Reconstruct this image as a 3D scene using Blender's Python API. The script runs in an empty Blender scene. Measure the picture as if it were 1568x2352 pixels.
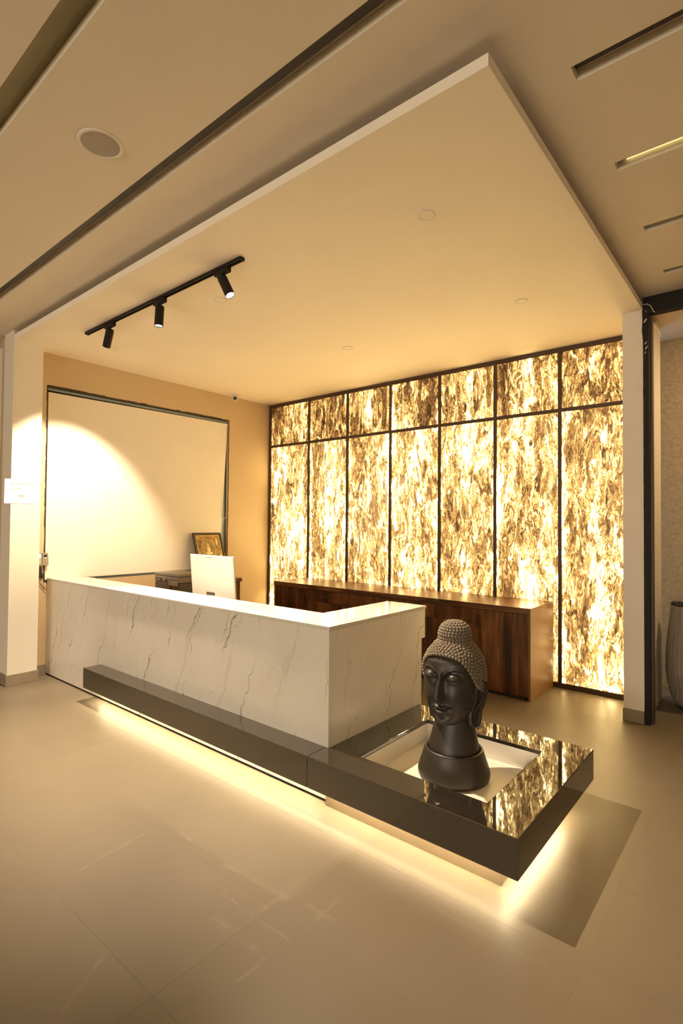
import bpy, bmesh, math, random
from mathutils import Vector, Matrix
R = math.radians
sc = bpy.context.scene
col = sc.collection
random.seed(7)

# ------------------------------------------------------------------ camera
cam_d = bpy.data.cameras.new('camera'); cam = bpy.data.objects.new('camera', cam_d); col.objects.link(cam)
sc.camera = cam
yaw, pitch, roll = 0.6929, 0.0224, 0.0082
F = Vector((-math.sin(yaw)*math.cos(pitch), math.cos(yaw)*math.cos(pitch), math.sin(pitch)))
Rt = Vector((math.cos(yaw), math.sin(yaw), 0)); Up = Rt.cross(F)
R2 = Rt*math.cos(roll)+Up*math.sin(roll); U2 = -Rt*math.sin(roll)+Up*math.cos(roll)
m = Matrix((R2, U2, -F)).transposed().to_4x4(); m.translation = Vector((0, 0, 1.6))
cam.matrix_world = m
cam_d.sensor_fit = 'VERTICAL'; cam_d.sensor_height = 36.0; cam_d.lens = 36.0*1212.405/2352
cam_d.clip_start = 0.02; cam_d.clip_end = 60

# ------------------------------------------------------------------ world, light and exposure
w = bpy.data.worlds.new('world'); sc.world = w; w.use_nodes = True
w.node_tree.nodes['Background'].inputs[0].default_value = (0.75, 0.85, 1.0, 1)
w.node_tree.nodes['Background'].inputs[1].default_value = 0.6
sc.view_settings.view_transform = 'Standard'; sc.view_settings.look = 'None'
sc.view_settings.exposure = 1.28; sc.view_settings.gamma = 1.0
sc.view_settings.use_curve_mapping = False
sc.cycles.max_bounces = 8; sc.cycles.diffuse_bounces = 5; sc.cycles.glossy_bounces = 4
sc.cycles.caustics_reflective = False; sc.cycles.caustics_refractive = False
sc.cycles.sample_clamp_indirect = 4.0
sc.cycles.use_denoising = True

def area(name, loc, size, power, color, aim, sizey=None):
    l = bpy.data.lights.new(name, 'AREA'); l.energy = power; l.color = color
    l.shape = 'RECTANGLE' if sizey else 'SQUARE'; l.size = size
    if sizey: l.size_y = sizey
    o = bpy.data.objects.new(name, l); col.objects.link(o); o.location = loc
    o.rotation_euler = Vector(aim).to_track_quat('-Z', 'Y').to_euler()
    return o
# soft fill light added behind the camera, standing for the unseen entrance
area('entrance_fill', (-1.0, -9.8, 1.45), 6.2, 190, (1.0, 0.84, 0.61), (-0.1, 1, 0.03), 2.6)

PANEL_GAIN = 1.0
SPOT_COL = (1.0, 0.80, 0.55)
SPOT_POWER = {'left': 165, 'middle': 520, 'right': 275}
LED_GAIN = 32.0

# ------------------------------------------------------------------ helpers
def link(o, parent=None):
    col.objects.link(o)
    if parent is not None:
        o.parent = parent
        o.matrix_parent_inverse = world(parent).inverted()
    return o
def world(o):
    return o.matrix_basis if o.parent is None else world(o.parent) @ o.matrix_parent_inverse @ o.matrix_basis
def tag(o, label=None, cat=None, group=None, kind=None):
    if label: o['label'] = label
    if cat: o['category'] = cat
    if group: o['group'] = group
    if kind: o['kind'] = kind
    return o
def empty(name, loc=(0, 0, 0), **k):
    o = bpy.data.objects.new(name, None); o.location = loc; col.objects.link(o); o.empty_display_size = 0.05
    return tag(o, **k)
def obj(name, bm, mat, parent=None, smooth=False, bevel=0, seg=2, **k):
    bmesh.ops.recalc_face_normals(bm, faces=bm.faces)
    me = bpy.data.meshes.new(name); bm.to_mesh(me); bm.free()
    if isinstance(mat, (list, tuple)):
        for x in mat: me.materials.append(x)
    else: me.materials.append(mat)
    if smooth:
        for p in me.polygons: p.use_smooth = True
    o = bpy.data.objects.new(name, me); link(o, parent)
    if bevel:
        b = o.modifiers.new('bevel', 'BEVEL'); b.width = bevel; b.segments = seg; b.limit_method = 'ANGLE'; b.angle_limit = R(40)
    return tag(o, **k)
def box(bm, x0, x1, y0, y1, z0, z1, mi=0):
    vs = [bm.verts.new(p) for p in ((x0, y0, z0), (x1, y0, z0), (x1, y1, z0), (x0, y1, z0), (x0, y0, z1), (x1, y0, z1), (x1, y1, z1), (x0, y1, z1))]
    for f in ((0, 3, 2, 1), (4, 5, 6, 7), (0, 1, 5, 4), (1, 2, 6, 5), (2, 3, 7, 6), (3, 0, 4, 7)):
        bm.faces.new([vs[i] for i in f]).material_index = mi
    return vs
def bxo(name, b, mat, parent=None, **k):
    bm = bmesh.new(); box(bm, *b); return obj(name, bm, mat, parent, **k)
def prism(bm, pts, axis, a0, a1):
    """extrude a 2D polygon; axis 'x' -> pts are (y,z); 'y' -> (x,z); 'z' -> (x,y)"""
    def P(p, a):
        return {'x': (a, p[0], p[1]), 'y': (p[0], a, p[1]), 'z': (p[0], p[1], a)}[axis]
    A = [bm.verts.new(P(p, a0)) for p in pts]; B = [bm.verts.new(P(p, a1)) for p in pts]
    bm.faces.new(A[::-1]); bm.faces.new(B)
    n = len(pts)
    for i in range(n): bm.faces.new((A[i], A[(i+1) % n], B[(i+1) % n], B[i]))
def lathe(bm, prof, seg=48, c=(0, 0, 0), M=None, cap=True):
    rings = []
    for r, z in prof:
        ring = []
        for i in range(seg):
            a = 2*math.pi*i/seg
            v = Vector((r*math.cos(a), r*math.sin(a), z))
            if M: v = M @ v
            ring.append(bm.verts.new(v+Vector(c)))
        rings.append(ring)
    for a, b in zip(rings, rings[1:]):
        for i in range(seg): bm.faces.new((a[i], a[(i+1) % seg], b[(i+1) % seg], b[i]))
    if cap:
        bm.faces.new(rings[0][::-1]); bm.faces.new(rings[-1])
def tube(bm, pts, r, seg=8):
    pts = [Vector(p) for p in pts]; rings = []
    for i, p in enumerate(pts):
        d = (pts[min(i+1, len(pts)-1)]-pts[max(i-1, 0)]).normalized()
        q = d.to_track_quat('Z', 'Y')
        rings.append([bm.verts.new(p+q @ Vector((r*math.cos(2*math.pi*k/seg), r*math.sin(2*math.pi*k/seg), 0))) for k in range(seg)])
    for a, b in zip(rings, rings[1:]):
        for k in range(seg): bm.faces.new((a[k], a[(k+1) % seg], b[(k+1) % seg], b[k]))
    bm.faces.new(rings[0][::-1]); bm.faces.new(rings[-1])
def plate(bm, xs, ys, z0, z1, filled):
    """solid plate from a grid of cells; filled(i,j) says which cells exist"""
    V = {}
    def v(i, j, t):
        if (i, j, t) not in V: V[(i, j, t)] = bm.verts.new((xs[i], ys[j], z1 if t else z0))
        return V[(i, j, t)]
    nx, ny = len(xs)-1, len(ys)-1
    ok = lambda i, j: 0 <= i < nx and 0 <= j < ny and filled(i, j)
    for i in range(nx):
        for j in range(ny):
            if not ok(i, j): continue
            bm.faces.new((v(i, j, 1), v(i+1, j, 1), v(i+1, j+1, 1), v(i, j+1, 1)))
            bm.faces.new((v(i, j, 0), v(i, j+1, 0), v(i+1, j+1, 0), v(i+1, j, 0)))
            for (di, dj, a, b) in ((-1, 0, (i, j+1), (i, j)), (1, 0, (i+1, j), (i+1, j+1)), (0, -1, (i, j), (i+1, j)), (0, 1, (i+1, j+1), (i, j+1))):
                if not ok(i+di, j+dj): bm.faces.new((v(*a, 0), v(*b, 0), v(*b, 1), v(*a, 1)))

# ------------------------------------------------------------------ materials
class NT:
    def __init__(s, name):
        s.m = bpy.data.materials.new(name); s.m.use_nodes = True; s.t = s.m.node_tree
        s.bsdf = s.t.nodes['Principled BSDF']; s.out = s.t.nodes['Material Output']
    def n(s, typ, **k):
        nd = s.t.nodes.new(typ)
        for a, b in k.items():
            if a.startswith('i_'):
                key = a[2:]; key = int(key) if key.isdigit() else key
                nd.inputs[key].default_value = b
            else: setattr(nd, a, b)
        return nd
    def l(s, a, b): s.t.links.new(a, b)
    def math(s, op, a, b=None, c=None, clamp=False):
        nd = s.n('ShaderNodeMath', operation=op); nd.use_clamp = clamp
        for i, x in enumerate((a, b, c)):
            if x is None: continue
            if isinstance(x, (int, float)): nd.inputs[i].default_value = x
            else: s.l(x, nd.inputs[i])
        return nd.outputs[0]
    def ramp(s, fac, stops, interp='LINEAR'):
        nd = s.n('ShaderNodeValToRGB'); cr = nd.color_ramp; cr.interpolation = interp
        while len(cr.elements) < len(stops): cr.elements.new(0.5)
        for e, (p, c) in zip(cr.elements, stops): e.position = p; e.color = (*c, 1) if len(c) == 3 else c
        s.l(fac, nd.inputs[0]); return nd.outputs[0]
    def mix(s, fac, a, b, blend='MIX'):
        nd = s.n('ShaderNodeMix', data_type='RGBA', blend_type=blend)
        for i, x in ((0, fac), (6, a), (7, b)):
            if isinstance(x, (int, float)): nd.inputs[i].default_value = x
            elif isinstance(x, tuple): nd.inputs[i].default_value = (*x, 1)
            else: s.l(x, nd.inputs[i])
        return nd.outputs[2]
    def noise(s, vec, scale, detail=3, rough=0.5, dist=0):
        nd = s.n('ShaderNodeTexNoise'); nd.inputs['Scale'].default_value = scale; nd.inputs['Detail'].default_value = detail
        nd.inputs['Roughness'].default_value = rough; nd.inputs['Distortion'].default_value = dist
        if vec is not None: s.l(vec, nd.inputs['Vector'])
        return nd
    def coord(s, scale=(1, 1, 1), kind='Object', rot=(0, 0, 0)):
        tc = s.n('ShaderNodeTexCoord'); mp = s.n('ShaderNodeMapping'); s.l(tc.outputs[kind], mp.inputs[0])
        mp.inputs['Scale'].default_value = scale; mp.inputs['Rotation'].default_value = rot; return mp.outputs[0]
    def bump(s, h, strength=0.2, dist=0.01):
        b = s.n('ShaderNodeBump'); b.inputs['Strength'].default_value = strength; b.inputs['Distance'].default_value = dist
        s.l(h, b.inputs['Height']); s.l(b.outputs[0], s.bsdf.inputs['Normal'])
def plain(name, c, rough=0.5, metal=0, var=0.06, scale=6, bump=0.0, spec=0.5, coat=0):
    t = NT(name); b = t.bsdf
    n = t.noise(t.coord(), scale, 4)
    a = tuple(x*(1-var) for x in c); d = tuple(min(1, x*(1+var)) for x in c)
    t.l(t.ramp(n.outputs['Fac'], [(0.3, a), (0.7, d)]), b.inputs['Base Color'])
    b.inputs['Roughness'].default_value = rough; b.inputs['Metallic'].default_value = metal
    b.inputs['Specular IOR Level'].default_value = spec
    if coat: b.inputs['Coat Weight'].default_value = coat; b.inputs['Coat Roughness'].default_value = 0.05
    if bump: t.bump(t.noise(t.coord(), 60, 3).outputs['Fac'], bump, 0.002)
    return t.m
def emis(name, c, s):
    t = NT(name); e = t.n('ShaderNodeEmission'); e.inputs[0].default_value = (*c, 1); e.inputs[1].default_value = s
    t.l(e.outputs[0], t.out.inputs[0]); return t.m

M = {}
M['ceiling'] = plain('ceiling_paint', (0.79, 0.72, 0.61), 0.75, var=0.02, scale=1.5, bump=0.03)
M['ceiling_bright'] = plain('brightened_ceiling_paint', (0.95, 0.88, 0.76), 0.75, var=0.015, scale=1.5, bump=0.03)  # same ceiling paint, lightened to imitate more light on the lowered panel
M['cream'] = plain('cream_paint', (0.80, 0.74, 0.64), 0.6, var=0.02, scale=2, bump=0.03)
M['ochre'] = plain('ochre_paint', (0.58, 0.445, 0.275), 0.6, var=0.02, scale=2, bump=0.03)
M['skirting'] = plain('skirting_tile', (0.27, 0.22, 0.16), 0.35, var=0.08, scale=8)
M['black'] = plain('black_metal', (0.02, 0.018, 0.015), 0.4)
M['blacksatin'] = plain('black_satin', (0.013, 0.010, 0.007), 0.6, spec=0.25)
M['groove_dark'] = plain('groove_shade', (0.06, 0.05, 0.04), 0.6)
M['white_plastic'] = plain('white_plastic', (0.66, 0.64, 0.60), 0.35, var=0.01)
M['white_laminate'] = plain('white_laminate', (0.82, 0.78, 0.70), 0.3, var=0.02)
M['top_white'] = plain('polished_white_top', (0.66, 0.635, 0.58), 0.06, var=0.02, scale=3)
M['bluesteel'] = plain('blue_grey_aluminium', (0.22, 0.27, 0.33), 0.35, metal=0.6)
M['board'] = plain('white_board_sheet', (0.84, 0.79, 0.71), 0.55, var=0.015, scale=3)
M['gap'] = plain('dark_gap', (0.03, 0.025, 0.02), 0.8)
M['paper'] = plain('paper', (0.86, 0.84, 0.80), 0.7, var=0.01)
M['ink'] = plain('ink', (0.02, 0.02, 0.018), 0.7)
M['ink_light'] = plain('faded_ink', (0.16, 0.14, 0.12), 0.7)
M['grille'] = plain('speaker_grille', (0.36, 0.32, 0.27), 0.6)
M['printer'] = plain('taupe_plastic', (0.20, 0.17, 0.14), 0.35)
M['printer_dark'] = plain('dark_grey_plastic', (0.07, 0.06, 0.055), 0.45)
M['device'] = plain('grey_device_plastic', (0.30, 0.25, 0.19), 0.35)
M['key'] = plain('device_keys', (0.6, 0.55, 0.47), 0.4)
M['screen'] = emis('device_screen', (0.45, 0.75, 1.0), 1.2)
M['lens'] = emis('lamp_lens', (1.0, 0.90, 0.74), 14)
M['led'] = emis('led_strip', (1.0, 0.80, 0.48), LED_GAIN)
M['led_dim'] = emis('dim_slot_led', (1.0, 0.78, 0.30), 0.55)
M['gold'] = plain('gold_foil', (0.26, 0.16, 0.045), 0.4, metal=0.5, var=0.6, scale=22)
M['gold_light'] = plain('gold_relief', (0.66, 0.54, 0.27), 0.35, metal=0.3)
M['frame_wood'] = plain('dark_frame_wood', (0.035, 0.017, 0.008), 0.4)
M['plaster'] = plain('broken_plaster', (0.6, 0.52, 0.42), 0.9)
M['pebble'] = plain('black_pebble', (0.01, 0.01, 0.01), 0.6)
M['glass'] = plain('entrance_glass', (0.6, 0.65, 0.7), 0.1)

def mat_tile():
    t = NT('beige_floor_tile'); b = t.bsdf
    oi = t.n('ShaderNodeObjectInfo')
    geo = t.n('ShaderNodeNewGeometry')
    P = geo.outputs['Position']
    n = t.noise(P, 2.2, 5, 0.55, 0.0)
    c = t.ramp(n.outputs['Fac'], [(0.3, (0.162, 0.130, 0.088)), (0.7, (0.177, 0.143, 0.098))])
    v = t.math('MULTIPLY_ADD', oi.outputs['Random'], 0.05, 0.975)
    hs = t.n('ShaderNodeHueSaturation'); t.l(c, hs.inputs['Color']); t.l(v, hs.inputs['Value'])
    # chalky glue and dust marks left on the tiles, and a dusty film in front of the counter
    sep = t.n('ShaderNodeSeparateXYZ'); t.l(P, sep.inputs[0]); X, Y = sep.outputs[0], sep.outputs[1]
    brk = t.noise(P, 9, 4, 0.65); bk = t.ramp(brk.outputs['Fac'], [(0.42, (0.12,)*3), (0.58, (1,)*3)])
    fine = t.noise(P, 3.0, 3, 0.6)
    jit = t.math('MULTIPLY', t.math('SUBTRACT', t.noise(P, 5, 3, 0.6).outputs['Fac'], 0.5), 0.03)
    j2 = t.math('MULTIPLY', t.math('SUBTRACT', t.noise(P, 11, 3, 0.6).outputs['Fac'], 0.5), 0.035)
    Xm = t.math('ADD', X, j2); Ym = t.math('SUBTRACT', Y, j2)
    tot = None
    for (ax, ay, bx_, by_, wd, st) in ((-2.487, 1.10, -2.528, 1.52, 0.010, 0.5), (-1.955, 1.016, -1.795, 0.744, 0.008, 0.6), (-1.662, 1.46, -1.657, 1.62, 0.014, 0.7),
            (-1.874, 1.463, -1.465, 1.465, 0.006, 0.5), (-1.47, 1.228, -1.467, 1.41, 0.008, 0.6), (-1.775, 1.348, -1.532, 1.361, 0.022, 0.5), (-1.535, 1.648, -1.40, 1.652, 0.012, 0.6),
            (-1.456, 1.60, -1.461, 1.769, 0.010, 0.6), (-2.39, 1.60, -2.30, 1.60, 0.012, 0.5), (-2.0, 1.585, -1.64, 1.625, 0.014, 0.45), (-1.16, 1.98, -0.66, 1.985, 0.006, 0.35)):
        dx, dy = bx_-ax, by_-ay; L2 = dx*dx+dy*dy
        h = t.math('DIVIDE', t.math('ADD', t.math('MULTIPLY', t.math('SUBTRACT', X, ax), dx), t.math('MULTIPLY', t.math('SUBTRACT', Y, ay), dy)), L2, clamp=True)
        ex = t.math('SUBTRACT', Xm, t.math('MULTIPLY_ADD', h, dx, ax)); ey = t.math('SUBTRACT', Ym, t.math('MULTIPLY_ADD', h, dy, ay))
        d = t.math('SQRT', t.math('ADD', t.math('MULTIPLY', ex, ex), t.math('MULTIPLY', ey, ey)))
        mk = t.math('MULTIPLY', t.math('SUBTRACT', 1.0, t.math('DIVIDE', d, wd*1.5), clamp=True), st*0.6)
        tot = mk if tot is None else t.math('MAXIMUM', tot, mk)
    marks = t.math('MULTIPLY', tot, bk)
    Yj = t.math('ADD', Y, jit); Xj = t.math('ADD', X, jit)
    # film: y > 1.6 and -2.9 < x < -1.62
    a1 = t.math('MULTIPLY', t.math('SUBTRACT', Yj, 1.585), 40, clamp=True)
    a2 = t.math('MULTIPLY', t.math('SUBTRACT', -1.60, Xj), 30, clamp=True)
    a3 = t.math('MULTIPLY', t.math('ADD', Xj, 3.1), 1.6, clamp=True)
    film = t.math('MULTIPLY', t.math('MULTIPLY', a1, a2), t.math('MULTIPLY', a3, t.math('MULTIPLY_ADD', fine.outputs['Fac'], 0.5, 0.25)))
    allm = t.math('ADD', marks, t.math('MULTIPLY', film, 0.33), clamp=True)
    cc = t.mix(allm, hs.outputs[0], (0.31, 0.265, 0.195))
    t.l(cc, b.inputs['Base Color'])
    b.inputs['Specular IOR Level'].default_value = 0.5
    b.inputs['Roughness'].default_value = 0.40
    return t.m
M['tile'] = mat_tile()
M['grout'] = plain('floor_grout', (0.24, 0.20, 0.14), 0.8)

def mat_marble():
    t = NT('veined_white_marble'); b = t.bsdf
    geo = t.n('ShaderNodeNewGeometry'); sep = t.n('ShaderNodeSeparateXYZ')
    t.l(geo.outputs['Position'], sep.inputs[0])
    # run along the face: x + y works on both the long and the short side
    u = t.math('ADD', sep.outputs[0], sep.outputs[1]); z = sep.outputs[2]
    comb = t.n('ShaderNodeCombineXYZ'); t.l(u, comb.inputs[0]); t.l(z, comb.inputs[2])
    warp = t.noise(comb.outputs[0], 3.2, 4, 0.55)
    warp2 = t.noise(comb.outputs[0], 14, 3, 0.6)
    w_ = t.math('SUBTRACT', warp.outputs['Fac'], 0.5); w2_ = t.math('SUBTRACT', warp2.outputs['Fac'], 0.5)
    col_ = None
    def veins(slope, period, off, wamp, width, dens, mscale, seed):
        s = t.math('MULTIPLY_ADD', z, -slope, u)
        s = t.math('MULTIPLY_ADD', w_, wamp, s); s = t.math('MULTIPLY_ADD', w2_, 0.014, s)
        s = t.math('ADD', s, off)
        fr = t.math('PINGPONG', s, period/2)
        mp = t.n('ShaderNodeMapping'); t.l(comb.outputs[0], mp.inputs[0]); mp.inputs['Location'].default_value = (seed, 0, seed*2); mp.inputs['Scale'].default_value = (1, 1, 0.5)
        mask = t.noise(mp.outputs[0], mscale, 2, 0.5)
        mk = t.ramp(mask.outputs['Fac'], [(0.42, (0, 0, 0)), (0.58, (1, 1, 1))])
        wd = t.math('MULTIPLY_ADD', mk, width, 0.0005)
        line = t.math('SUBTRACT', 1.0, t.math('DIVIDE', fr, wd), clamp=True)
        return t.math('MULTIPLY', t.math('POWER', line, 0.8), t.math('MULTIPLY', mk, dens))
    v1 = veins(0.42, 0.42, 0.1, 0.30, 0.0085, 0.95, 2.6, 3.1)
    v2 = veins(0.30, 0.33, 0.23, 0.42, 0.0065, 0.7, 3.4, 9.7)
    v3 = veins(0.75, 0.57, 0.05, 0.5, 0.004, 0.4, 3.0, 17.2)
    v4 = veins(0.40, 0.52, 0.33, 0.34, 0.022, 0.16, 2.4, 5.4)
    tot = t.math('ADD', t.math('ADD', v1, v2), t.math('ADD', v3, v4), clamp=True)
    cloud = t.noise(comb.outputs[0], 2.0, 5, 0.6, 0.5)
    basec = t.ramp(cloud.outputs['Fac'], [(0.3, (0.74, 0.70, 0.64)), (0.7, (0.82, 0.79, 0.73))])
    t.l(t.mix(tot, basec, (0.24, 0.21, 0.175)), b.inputs['Base Color'])
    b.inputs['Roughness'].default_value = 0.22
    return t.m
M['marble'] = mat_marble()

def mat_granite():
    t = NT('polished_dark_granite'); b = t.bsdf
    n = t.noise(t.coord(), 45, 4, 0.7)
    t.l(t.ramp(n.outputs['Fac'], [(0.3, (0.022, 0.017, 0.013)), (0.7, (0.030, 0.024, 0.018))]), b.inputs['Base Color'])
    b.inputs['Roughness'].default_value = 0.02
    b.inputs['IOR'].default_value = 2.25
    return t.m
M['granite'] = mat_granite()

def mat_wood(name, dark=1.0, rough=0.3, axis='z'):
    t = NT(name); b = t.bsdf
    sc_ = (9, 9, 0.9) if axis == 'z' else (0.9, 9, 9)
    oi = t.n('ShaderNodeObjectInfo'); tc = t.n('ShaderNodeTexCoord'); mp = t.n('ShaderNodeMapping')
    add = t.n('ShaderNodeVectorMath', operation='ADD'); mul = t.n('ShaderNodeVectorMath', operation='SCALE')
    comb = t.n('ShaderNodeCombineXYZ'); 
    for i in range(3): t.l(oi.outputs['Random'], comb.inputs[i])
    t.l(comb.outputs[0], mul.inputs[0]); mul.inputs['Scale'].default_value = 37
    t.l(tc.outputs['Object'], mp.inputs[0]); mp.inputs['Scale'].default_value = sc_
    t.l(mp.outputs[0], add.inputs[0]); t.l(mul.outputs[0], add.inputs[1])
    n = t.noise(add.outputs[0], 1.0, 6, 0.6, 0.9)
    n2 = t.noise(add.outputs[0], 6.0, 3, 0.5, 0.2)
    f = t.math('MULTIPLY_ADD', n2.outputs['Fac'], 0.22, t.math('SUBTRACT', n.outputs['Fac'], 0.11))
    c = t.ramp(f, [(0.30, tuple(dark*x for x in (0.020, 0.009, 0.005))), (0.45, tuple(dark*x for x in (0.085, 0.034, 0.015))), (0.58, tuple(dark*x for x in (0.17, 0.070, 0.028))), (0.75, tuple(dark*x for x in (0.26, 0.115, 0.05)))])
    t.l(c, b.inputs['Base Color']); b.inputs['Roughness'].default_value = rough
    return t.m
M['wood'] = mat_wood('walnut_veneer', 1.0, 0.30)
M['wood_top'] = mat_wood('walnut_veneer_top', 1.2, 0.33, 'x')
M['wood_side'] = plain('walnut_side_panel', (0.22, 0.105, 0.040), 0.42, var=0.15, scale=2.5)
M['mullion'] = plain('dark_wood_mullion', (0.055, 0.026, 0.012), 0.45)
M['plinth'] = plain('tan_plinth_laminate', (0.30, 0.23, 0.15), 0.3)

def mat_statue(name, c, rough=0.42, bumpy=0.06):
    t = NT(name); b = t.bsdf
    n = t.noise(t.coord(), 14, 5, 0.6)
    t.l(t.ramp(n.outputs['Fac'], [(0.3, tuple(x*0.88 for x in c)), (0.7, tuple(x*1.1 for x in c))]), b.inputs['Base Color'])
    b.inputs['Roughness'].default_value = rough
    t.bump(t.noise(t.coord(), 160, 3).outputs['Fac'], bumpy, 0.002)
    return t.m
M['stone_dark'] = mat_statue('dark_cast_stone', (0.028, 0.023, 0.018), 0.44)
M['stone_hair'] = mat_statue('lit_cast_stone', (0.19, 0.152, 0.108), 0.75)  # same stone in a lighter colour, imitating the spotlight on the hair

def mat_wallpaper():
    t = NT('textured_ochre_wall'); b = t.bsdf
    n = t.noise(t.coord((1, 1, 1)), 26, 5, 0.7, 0.4)
    t.l(t.ramp(n.outputs['Fac'], [(0.35, (0.40, 0.28, 0.15)), (0.6, (0.52, 0.38, 0.21))]), b.inputs['Base Color'])
    b.inputs['Roughness'].default_value = 0.7; t.bump(n.outputs['Fac'], 0.35, 0.006)
    return t.m
M['texwall'] = mat_wallpaper()

def mat_onyx(name, upper):
    """back-lit resin sheet: it is itself the lamp"""
    t = NT(name)
    oi = t.n('ShaderNodeObjectInfo'); tc = t.n('ShaderNodeTexCoord')
    comb = t.n('ShaderNodeCombineXYZ')
    for i in range(3): t.l(oi.outputs['Random'], comb.inputs[i])
    mul = t.n('ShaderNodeVectorMath', operation='SCALE'); t.l(comb.outputs[0], mul.inputs[0]); mul.inputs['Scale'].default_value = 53
    def field(scl):
        mp = t.n('ShaderNodeMapping'); t.l(tc.outputs['Object'], mp.inputs[0]); mp.inputs['Scale'].default_value = scl
        a = t.n('ShaderNodeVectorMath', operation='ADD'); t.l(mp.outputs[0], a.inputs[0]); t.l(mul.outputs[0], a.inputs[1]); return a.outputs[0]
    base = field((9.0, 1, 2.9))
    w1 = t.noise(base, 0.9, 3, 0.55)
    def warp(vec, nz, amt):
        s = t.n('ShaderNodeVectorMath', operation='SUBTRACT'); t.l(nz.outputs['Color'], s.inputs[0]); s.inputs[1].default_value = (0.5, 0.5, 0.5)
        k = t.n('ShaderNodeVectorMath', operation='SCALE'); t.l(s.outputs[0], k.inputs[0]); k.inputs['Scale'].default_value = amt
        a = t.n('ShaderNodeVectorMath', operation='ADD'); t.l(vec, a.inputs[0]); t.l(k.outputs[0], a.inputs[1]); return a.outputs[0]
    v1 = warp(base, w1, 2.4)
    w2 = t.noise(v1, 2.2, 2, 0.5)
    v2 = warp(v1, w2, 1.3)
    n1 = t.noise(v2, 1.7, 6, 0.66)               # tone
    lines = t.noise(v2, 1.0, 2, 0.5)             # contour rings
    ring = t.math('ABSOLUTE', t.math('SINE', t.math('MULTIPLY', lines.outputs['Fac'], 74.0)))
    ring = t.math('SUBTRACT', 1.0, t.math('MULTIPLY', ring, 2.6), clamp=True)
    rmask = t.noise(field((3.2, 1, 1.6)), 1.4, 2, 0.5)
    ring = t.math('MULTIPLY', ring, t.ramp(rmask.outputs['Fac'], [(0.42, (0.15,)*3), (0.58, (1,)*3)]))
    speck = t.noise(v2, 5.0, 2, 0.6)
    sp = t.ramp(speck.outputs['Fac'], [(0.58, (0, 0, 0)), (0.66, (1, 1, 1))])
    low = t.noise(field((3.4, 1, 0.9)), 1.0, 3, 0.5)   # broad light and dark streaks
    sep = t.n('ShaderNodeSeparateXYZ'); t.l(tc.outputs['Object'], sep.inputs[0])
    # lamps stand close behind the edges of every sheet and in the middle
    dx = t.math('PINGPONG', sep.outputs[0], 0.345)
    edge = t.math('SUBTRACT', 1.0, t.math('DIVIDE', dx, 0.085), clamp=True)
    mid = t.math('SUBTRACT', 1.0, t.math('DIVIDE', t.math('ABSOLUTE', t.math('SUBTRACT', dx, 0.345)), 0.09), clamp=True)
    lamp = t.math('MULTIPLY_ADD', mid, 0.06, t.math('MULTIPLY', edge, 0.12))
    f = t.math('MULTIPLY_ADD', low.outputs['Fac'], 0.50, t.math('MULTIPLY', n1.outputs['Fac'], 1.12))
    f = t.math('SUBTRACT', f, 0.305 + (0.072 if upper else 0.0))
    f = t.math('ADD', f, lamp)
    f = t.math('SUBTRACT', f, t.math('MULTIPLY', ring, 0.20))
    f = t.math('SUBTRACT', f, t.math('MULTIPLY', sp, 0.16))
    g = PANEL_GAIN
    c = t.ramp(f, [(0.26, (0.10, 0.038, 0.010) if upper else (0.22, 0.095, 0.028)), (0.37, (0.30, 0.125, 0.032) if upper else (0.46, 0.22, 0.065)), (0.46, (0.70, 0.35, 0.090)),
                   (0.54, (0.92, 0.56, 0.18)), (0.62, (1.0, 0.69, 0.26)), (0.72, (1.0, 0.725, 0.32))])
    st = t.ramp(f, [(0.26, (0.06,)*3), (0.37, (0.085,)*3), (0.46, (0.11,)*3), (0.55, (0.16,)*3), (0.63, (0.26,)*3), (0.70, (0.8,)*3), (0.80, (1.0,)*3)])
    # LED tubes standing behind the sheet: soft brighter columns
    e = t.n('ShaderNodeEmission'); t.l(c, e.inputs[0])
    t.l(t.math('MULTIPLY', t.math('MULTIPLY', st, t.math('MULTIPLY_ADD', st, 5.3, 0.47)), 4.9*g), e.inputs[1])
    gl = t.n('ShaderNodeBsdfGlossy'); gl.inputs['Roughness'].default_value = 0.08; gl.inputs[0].default_value = (0.05, 0.05, 0.05, 1)
    ad = t.n('ShaderNodeAddShader'); t.l(e.outputs[0], ad.inputs[0]); t.l(gl.outputs[0], ad.inputs[1])
    t.l(ad.outputs[0], t.out.inputs[0]); return t.m
M['onyx'] = mat_onyx('backlit_onyx', False)
M['onyx_up'] = mat_onyx('backlit_onyx_upper', True)

# ------------------------------------------------------------------ measures (metres; camera stands over x=0,y=0)
XL, YP, ZC, ZM = -5.94, 5.442, 3.382, 3.48
ZPT = 3.433

# ------------------------------------------------------------------ floor: tiles
fl = empty('floor'); fl['kind'] = 'structure'
bxo('floor_bed', (-8.5, 4.0, -10.2, 7.2, -0.06, -0.0004), M['grout'], fl)
TW, TD = 1.08, 0.54
tb = bmesh.new(); box(tb, 0.0005, TW-0.0005, 0.0005, TD-0.0005, -0.012, 0.0)
tme = None
x = -0.56-TW*6
while x < 2.6:
    y = 2.08-TD*9
    while y < 6.9:
        if y < -4: y += TD; continue
        if tme is None:
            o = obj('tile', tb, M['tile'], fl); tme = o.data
        else:
            o = bpy.data.objects.new('tile', tme); link(o, fl)
        o.location = (x, y, 0)
        y += TD
    x += TW

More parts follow.
